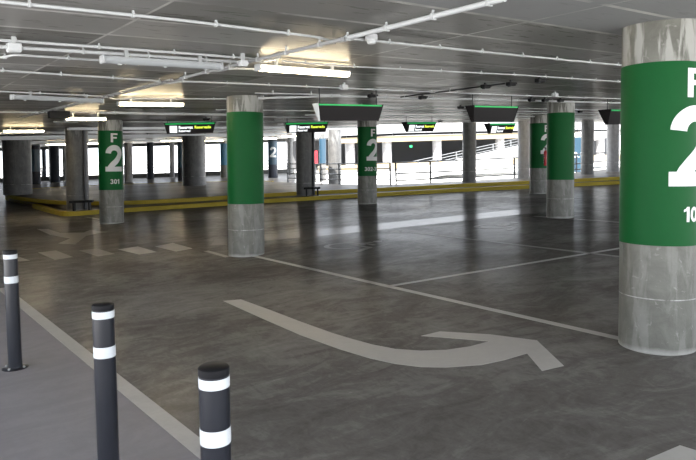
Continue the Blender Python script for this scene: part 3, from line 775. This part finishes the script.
# ------------------------------------------------------------------ railing at the deck edge
def railing(path, label, mat, zs, r, base, post_gap=2.0, name='railing', slope=0.0, htop=None):
    pts = [Vector((p[0], p[1], base + (p[2] if len(p) > 2 else 0))) for p in path]
    t = thing(name, label, 'railing', pts[0])
    o = pts[0]
    for z in zs:
        MB().tube([p-o+Vector((0, 0, z)) for p in pts], r, 8).build('rail', mat, t)
    top = max(zs)
    for a, b in zip(pts, pts[1:]):
        L = (b-a).length; n = max(1, round(L/post_gap))
        for k in range(n):
            p = a.lerp(b, k/n)-o
            MB().box((p.x, p.y, p.z+top/2), (0.05, 0.05, top)).build('post', mat, t)
    p = pts[-1]-o; MB().box((p.x, p.y, p.z+top/2), (0.05, 0.05, top)).build('post', mat, t)
    return t
railing([(17.15, 19.25), (20.0, 18.25), (22.5, 17.65), (25.5, 17.55), (31.0, 18.35), (38, 20.5)], 'dark steel railing along the deck edge in front of the white ramp', 'dark_steel', (0.14, 0.42, 0.86), 0.028, PZT)
railing([(16.1, 25.6), (16.1, 21.6), (16.9, 19.3)], 'light steel railing at the deck edge behind the bare column right of centre', 'light_steel', (0.2, 0.42, 0.64, 0.86), 0.022, PZT, 1.3)
far_edge = [(26.7, 42.2), (9.1, 55.7), (-3.4, 65.3)]
railing(far_edge, 'railing along the far left deck edge against the daylight', 'dark_steel', (0.5, 0.75, 1.0), 0.03, 0.0, 3.0)
struct(MB().poly([(27.0, 42.0), (9.0, 55.8), (-3.5, 65.4), (-3.7, 65.2), (8.8, 55.6), (26.8, 41.8)], 0.0, 0.33).build('wall_far', 'bare_concrete'), 'low dark parapet along the far left deck edge', 'wall')
struct(MB().poly([(27.1, 42.0), (9.05, 55.9), (-3.5, 65.5), (-3.7, 65.3), (8.8, 55.6), (26.8, 41.8)], 2.38, ZC).build('trim_6', 'bare_concrete'), 'dark beam over the far left deck edge', 'beam')
# pipe hung along the deck edge
conduit([(16.6, 22.0, 2.22), (17.2, 19.2, 2.22), (20.1, 18.15, 2.22), (25.4, 17.45, 2.22), (31.0, 18.25, 2.22), (40, 21.0, 2.22)], 0.05, 'dark pipe hung along the deck edge on the right', 'dark_steel', clip=2.5, group=None)
# red cabinet by a blue column
p = far(315, 37, -0.15); 
t = thing('fire_cabinet', 'red cabinet beside a blue post beyond the bare column right of centre', 'cabinet', p)
MB().box((0, 0, 1.45), (0.24, 0.16, 0.72), None, 0.01).build('body', 'red_enamel', t)
MB().box((0, 0.06, 0.55), (0.07, 0.05, 1.1)).build('stand_post', 'dark_steel', t)
MB().box((0, 0, 0.0), (0.3, 0.22, 0.04), None, 0.01).build('foot_plate', 'dark_steel', t)
p = far(321.7, 38, -0.15); make_column((p.x, p.y), 'blue post outside beside the red cabinet', 0.2, band='navy_paint', mat='bare_concrete', base=-0.15)

# red extinguisher on the half hidden column and a dark zone board across the court
p = far(545.3, 21.25, 0.95)
t = thing('fire_extinguisher', 'slim red extinguisher on the right flank of the half hidden column marked 2', 'fire extinguisher', p)
MB().lathe([(0.045, 0.0), (0.05, 0.01), (0.05, 0.44), (0.02, 0.50)], 24).build('cylinder', 'red_enamel', t, True)
MB().lathe([(0.018, 0.50), (0.018, 0.56), (0.03, 0.57), (0.03, 0.60)], 16).build('valve', 'black_plastic', t)
MB().tube([(0.02, 0, 0.57), (0.075, 0, 0.54), (0.078, 0, 0.15)], 0.008, 8).build('hose', 'black_plastic', t)
MB().box((-0.04, 0.03, 0.3), (0.12, 0.09, 0.04)).build('wall_bracket', 'dark_steel', t)
p = far(571, 35.2, -0.15); q = Vector((-p.x, -p.y, 0)).normalized(); xd = Vector((-q.y, q.x, 0))
t = thing('zone_board', 'dark blue zone board numbered 3.1 across the court, right of the plain green column', 'sign', p)
rm = Quaternion((0, 0, 1), math.atan2(xd.y, xd.x)).to_matrix()
MB().box((0, 0, 1.15), (1.25, 0.08, 1.9), rm, 0.01).build('panel', 'navy_paint', t)
for sx in (-0.5, 0.5): MB().box(tuple(xd*sx+Vector((0, 0, 0.1))), (0.08, 0.06, 0.22), rm).build('foot', 'dark_steel', t)
text_on_plane('zone_number', '3.1', 0.30, 'grey_letter', t, xd*0.36+q*0.042+Vector((0, 0, 0.98)), xd, (0, 0, 1), 0.03)
# ------------------------------------------------------------------ outside
gnd = struct(MB().poly([(-150, -150), (200, -150), (200, 200), (-150, 200)], -0.5, -0.16).build('ground', 'court_concrete'), 'sunlit pale ground outside the parking deck', 'ground')
# the white ramp climbing to the right
def band_wall(x0, d0, z00, z01, x1, d1, z10, z11, th, name, mat):
    a = far(x0, d0, 0); b = far(x1, d1, 0); d = (b-a).normalized(); s = Vector((-d.y, d.x, 0))*th
    bm = MB()
    v = [bm.bm.verts.new(q) for q in (a+Vector((0, 0, z00)), b+Vector((0, 0, z10)), b+Vector((0, 0, z11)), a+Vector((0, 0, z01)),
                                      a+s+Vector((0, 0, z00)), b+s+Vector((0, 0, z10)), b+s+Vector((0, 0, z11)), a+s+Vector((0, 0, z01)))]
    for f in ((0, 1, 2, 3), (7, 6, 5, 4), (0, 4, 5, 1), (1, 5, 6, 2), (2, 6, 7, 3), (3, 7, 4, 0)): bm.bm.faces.new([v[i] for i in f])
    return bm, a, b, s
def zpix(x, y, d): return HC+(hz(x)-y)*d/FPX
DR0, DR1 = 36.0, 42.0
x0, x1 = 398, 640
zt0, zt1 = zpix(x0, 174, DR0), zpix(x1, 120.5, DR1)
ramp_t = thing('ramp', 'white ramp with railings climbing to the right outside the deck', 'ramp', (0, 0, 0))
bm, a, b, s = band_wall(x0, DR0, zt0-0.62, zt0, x1, DR1, zt1-0.62, zt1, 0.3, 'parapet', 'ramp_white'); bm.build('parapet', 'ramp_white', ramp_t)
bm2, _, _, _ = band_wall(x0, DR0+0.31, zt0-0.6, zt0-0.35, x1, DR1+0.31, zt1-0.6, zt1-0.35, 4.0, 'deck', 'ramp_white'); bm2.build('road_slab', 'ramp_white', ramp_t)
av = a+Vector((0, 0, zt0)); bv = b+Vector((0, 0, zt1))
for k in (0.2, 0.36, 0.52): MB().tube([av+Vector((0, 0, k)), bv+Vector((0, 0, k))], 0.022, 6).build('rail', 'light_steel', ramp_t)
for k in range(15):
    p = av.lerp(bv, k/14); MB().box((p.x, p.y, p.z+0.26), (0.05, 0.05, 0.54)).build('rail_post', 'light_steel', ramp_t)
# the deck across the court
OB = [(318, 50), (700, 60)]
oa, ob_ = far(*OB[0], 0), far(*OB[1], 0)
ud = (ob_-oa).normalized(); vd = Vector((-ud.y, ud.x, 0))
def oq(u, v): 
    p = oa+ud*u+vd*v; return (p.x, p.y)
LB = (ob_-oa).length
opp = thing('parking_building', 'parking building across the court with beige beam and pale columns', 'building', (oa.x, oa.y, -0.16))
off = Vector((-oa.x, -oa.y, 0.16))
def op(name, poly, z0, z1, mat):
    return MB().poly([(p[0]-oa.x, p[1]-oa.y) for p in poly], z0+0.16, z1+0.16).build(name, mat, opp)
op('beam', [oq(1.5, 0), oq(LB, 0), oq(LB, 0.5), oq(1.5, 0.5)], 2.16, 2.62, 'beige_beam')
op('facade_band', [oq(0, -0.1), oq(LB, -0.1), oq(LB, 16), oq(0, 16)], 2.62, 4.2, 'facade_white')
op('back_wall', [oq(0, 13), oq(LB, 13), oq(LB, 13.4), oq(0, 13.4)], -0.16, 2.62, 'dark_wall')
op('floor_slab', [oq(0, 0), oq(LB, 0), oq(LB, 13), oq(0, 13)], -0.16, 0.0, 'dark_wall')
op('beam', [oq(0, 0.02), oq(LB, 0.02), oq(LB, 0.3), oq(0, 0.3)], 0.0, 0.45, 'beige_beam')
k = 0
for x in (350, 387, 437, 500, 555, 600, 655):
    r = ray(x, 150); # meet the front line of the building
    A = Vector((r.x, r.y)); 
    # solve oa + ud*u + vd*0.8 = A*t
    den = A.x*ud.y-A.y*ud.x; o2 = Vector((oa.x+vd.x*0.8, oa.y+vd.y*0.8)); tt = (o2.x*ud.y-o2.y*ud.x)/den
    p = A*tt
    MB().lathe([(0.38, 0.16), (0.38, 2.78)], 24, (p.x-oa.x, p.y-oa.y, 0)).build('pale_column', 'pale_concrete', opp, True)
p = far(418, 57, 2.4); make_lamp((p.x, p.y, 2.4), 1.8, 'lit lamp inside the building across the court', True, 'tube_bright')
p = far(452, 58, 2.4); make_lamp((p.x, p.y, 2.4), 1.8, 'second lit lamp inside the building across the court', True, 'tube_bright')
p = far(411, 58, 1.75)
ex = thing('exit_sign', 'small green lit exit light inside the building across the court', 'sign', p)
MB().box((0, 0, 0), (0.3, 0.08, 0.2), None, 0.01).build('panel', 'exit_green', ex); MB().tube([(0, 0, 0.1), (0, 0, 2.62-1.75)], 0.01, 6).build('hanger_rod', 'dark_steel', ex)

# ------------------------------------------------------------------ light
w = bpy.data.worlds.new('sky'); S.world = w; w.use_nodes = True
bg = w.node_tree.nodes['Background']; bg.inputs[0].default_value = (0.86, 0.92, 1.0, 1); bg.inputs[1].default_value = 2.2
sun = bpy.data.lights.new('sun', 'SUN'); sun.energy = 9.0; sun.angle = 0.01; sun.color = (1.0, 0.95, 0.88)
so = bpy.data.objects.new('sun', sun); COL.objects.link(so)
so.rotation_mode = 'QUATERNION'; so.rotation_quaternion = Vector((0, 0, -1)).rotation_difference(Vector((0.62, 0.45, -0.95)).normalized())
S.view_settings.view_transform = 'Standard'; S.view_settings.look = 'None'
S.view_settings.exposure = 1.52; S.view_settings.gamma = 1.0; S.view_settings.use_curve_mapping = False
S.cycles.max_bounces = 10; S.cycles.diffuse_bounces = 6; S.cycles.glossy_bounces = 5
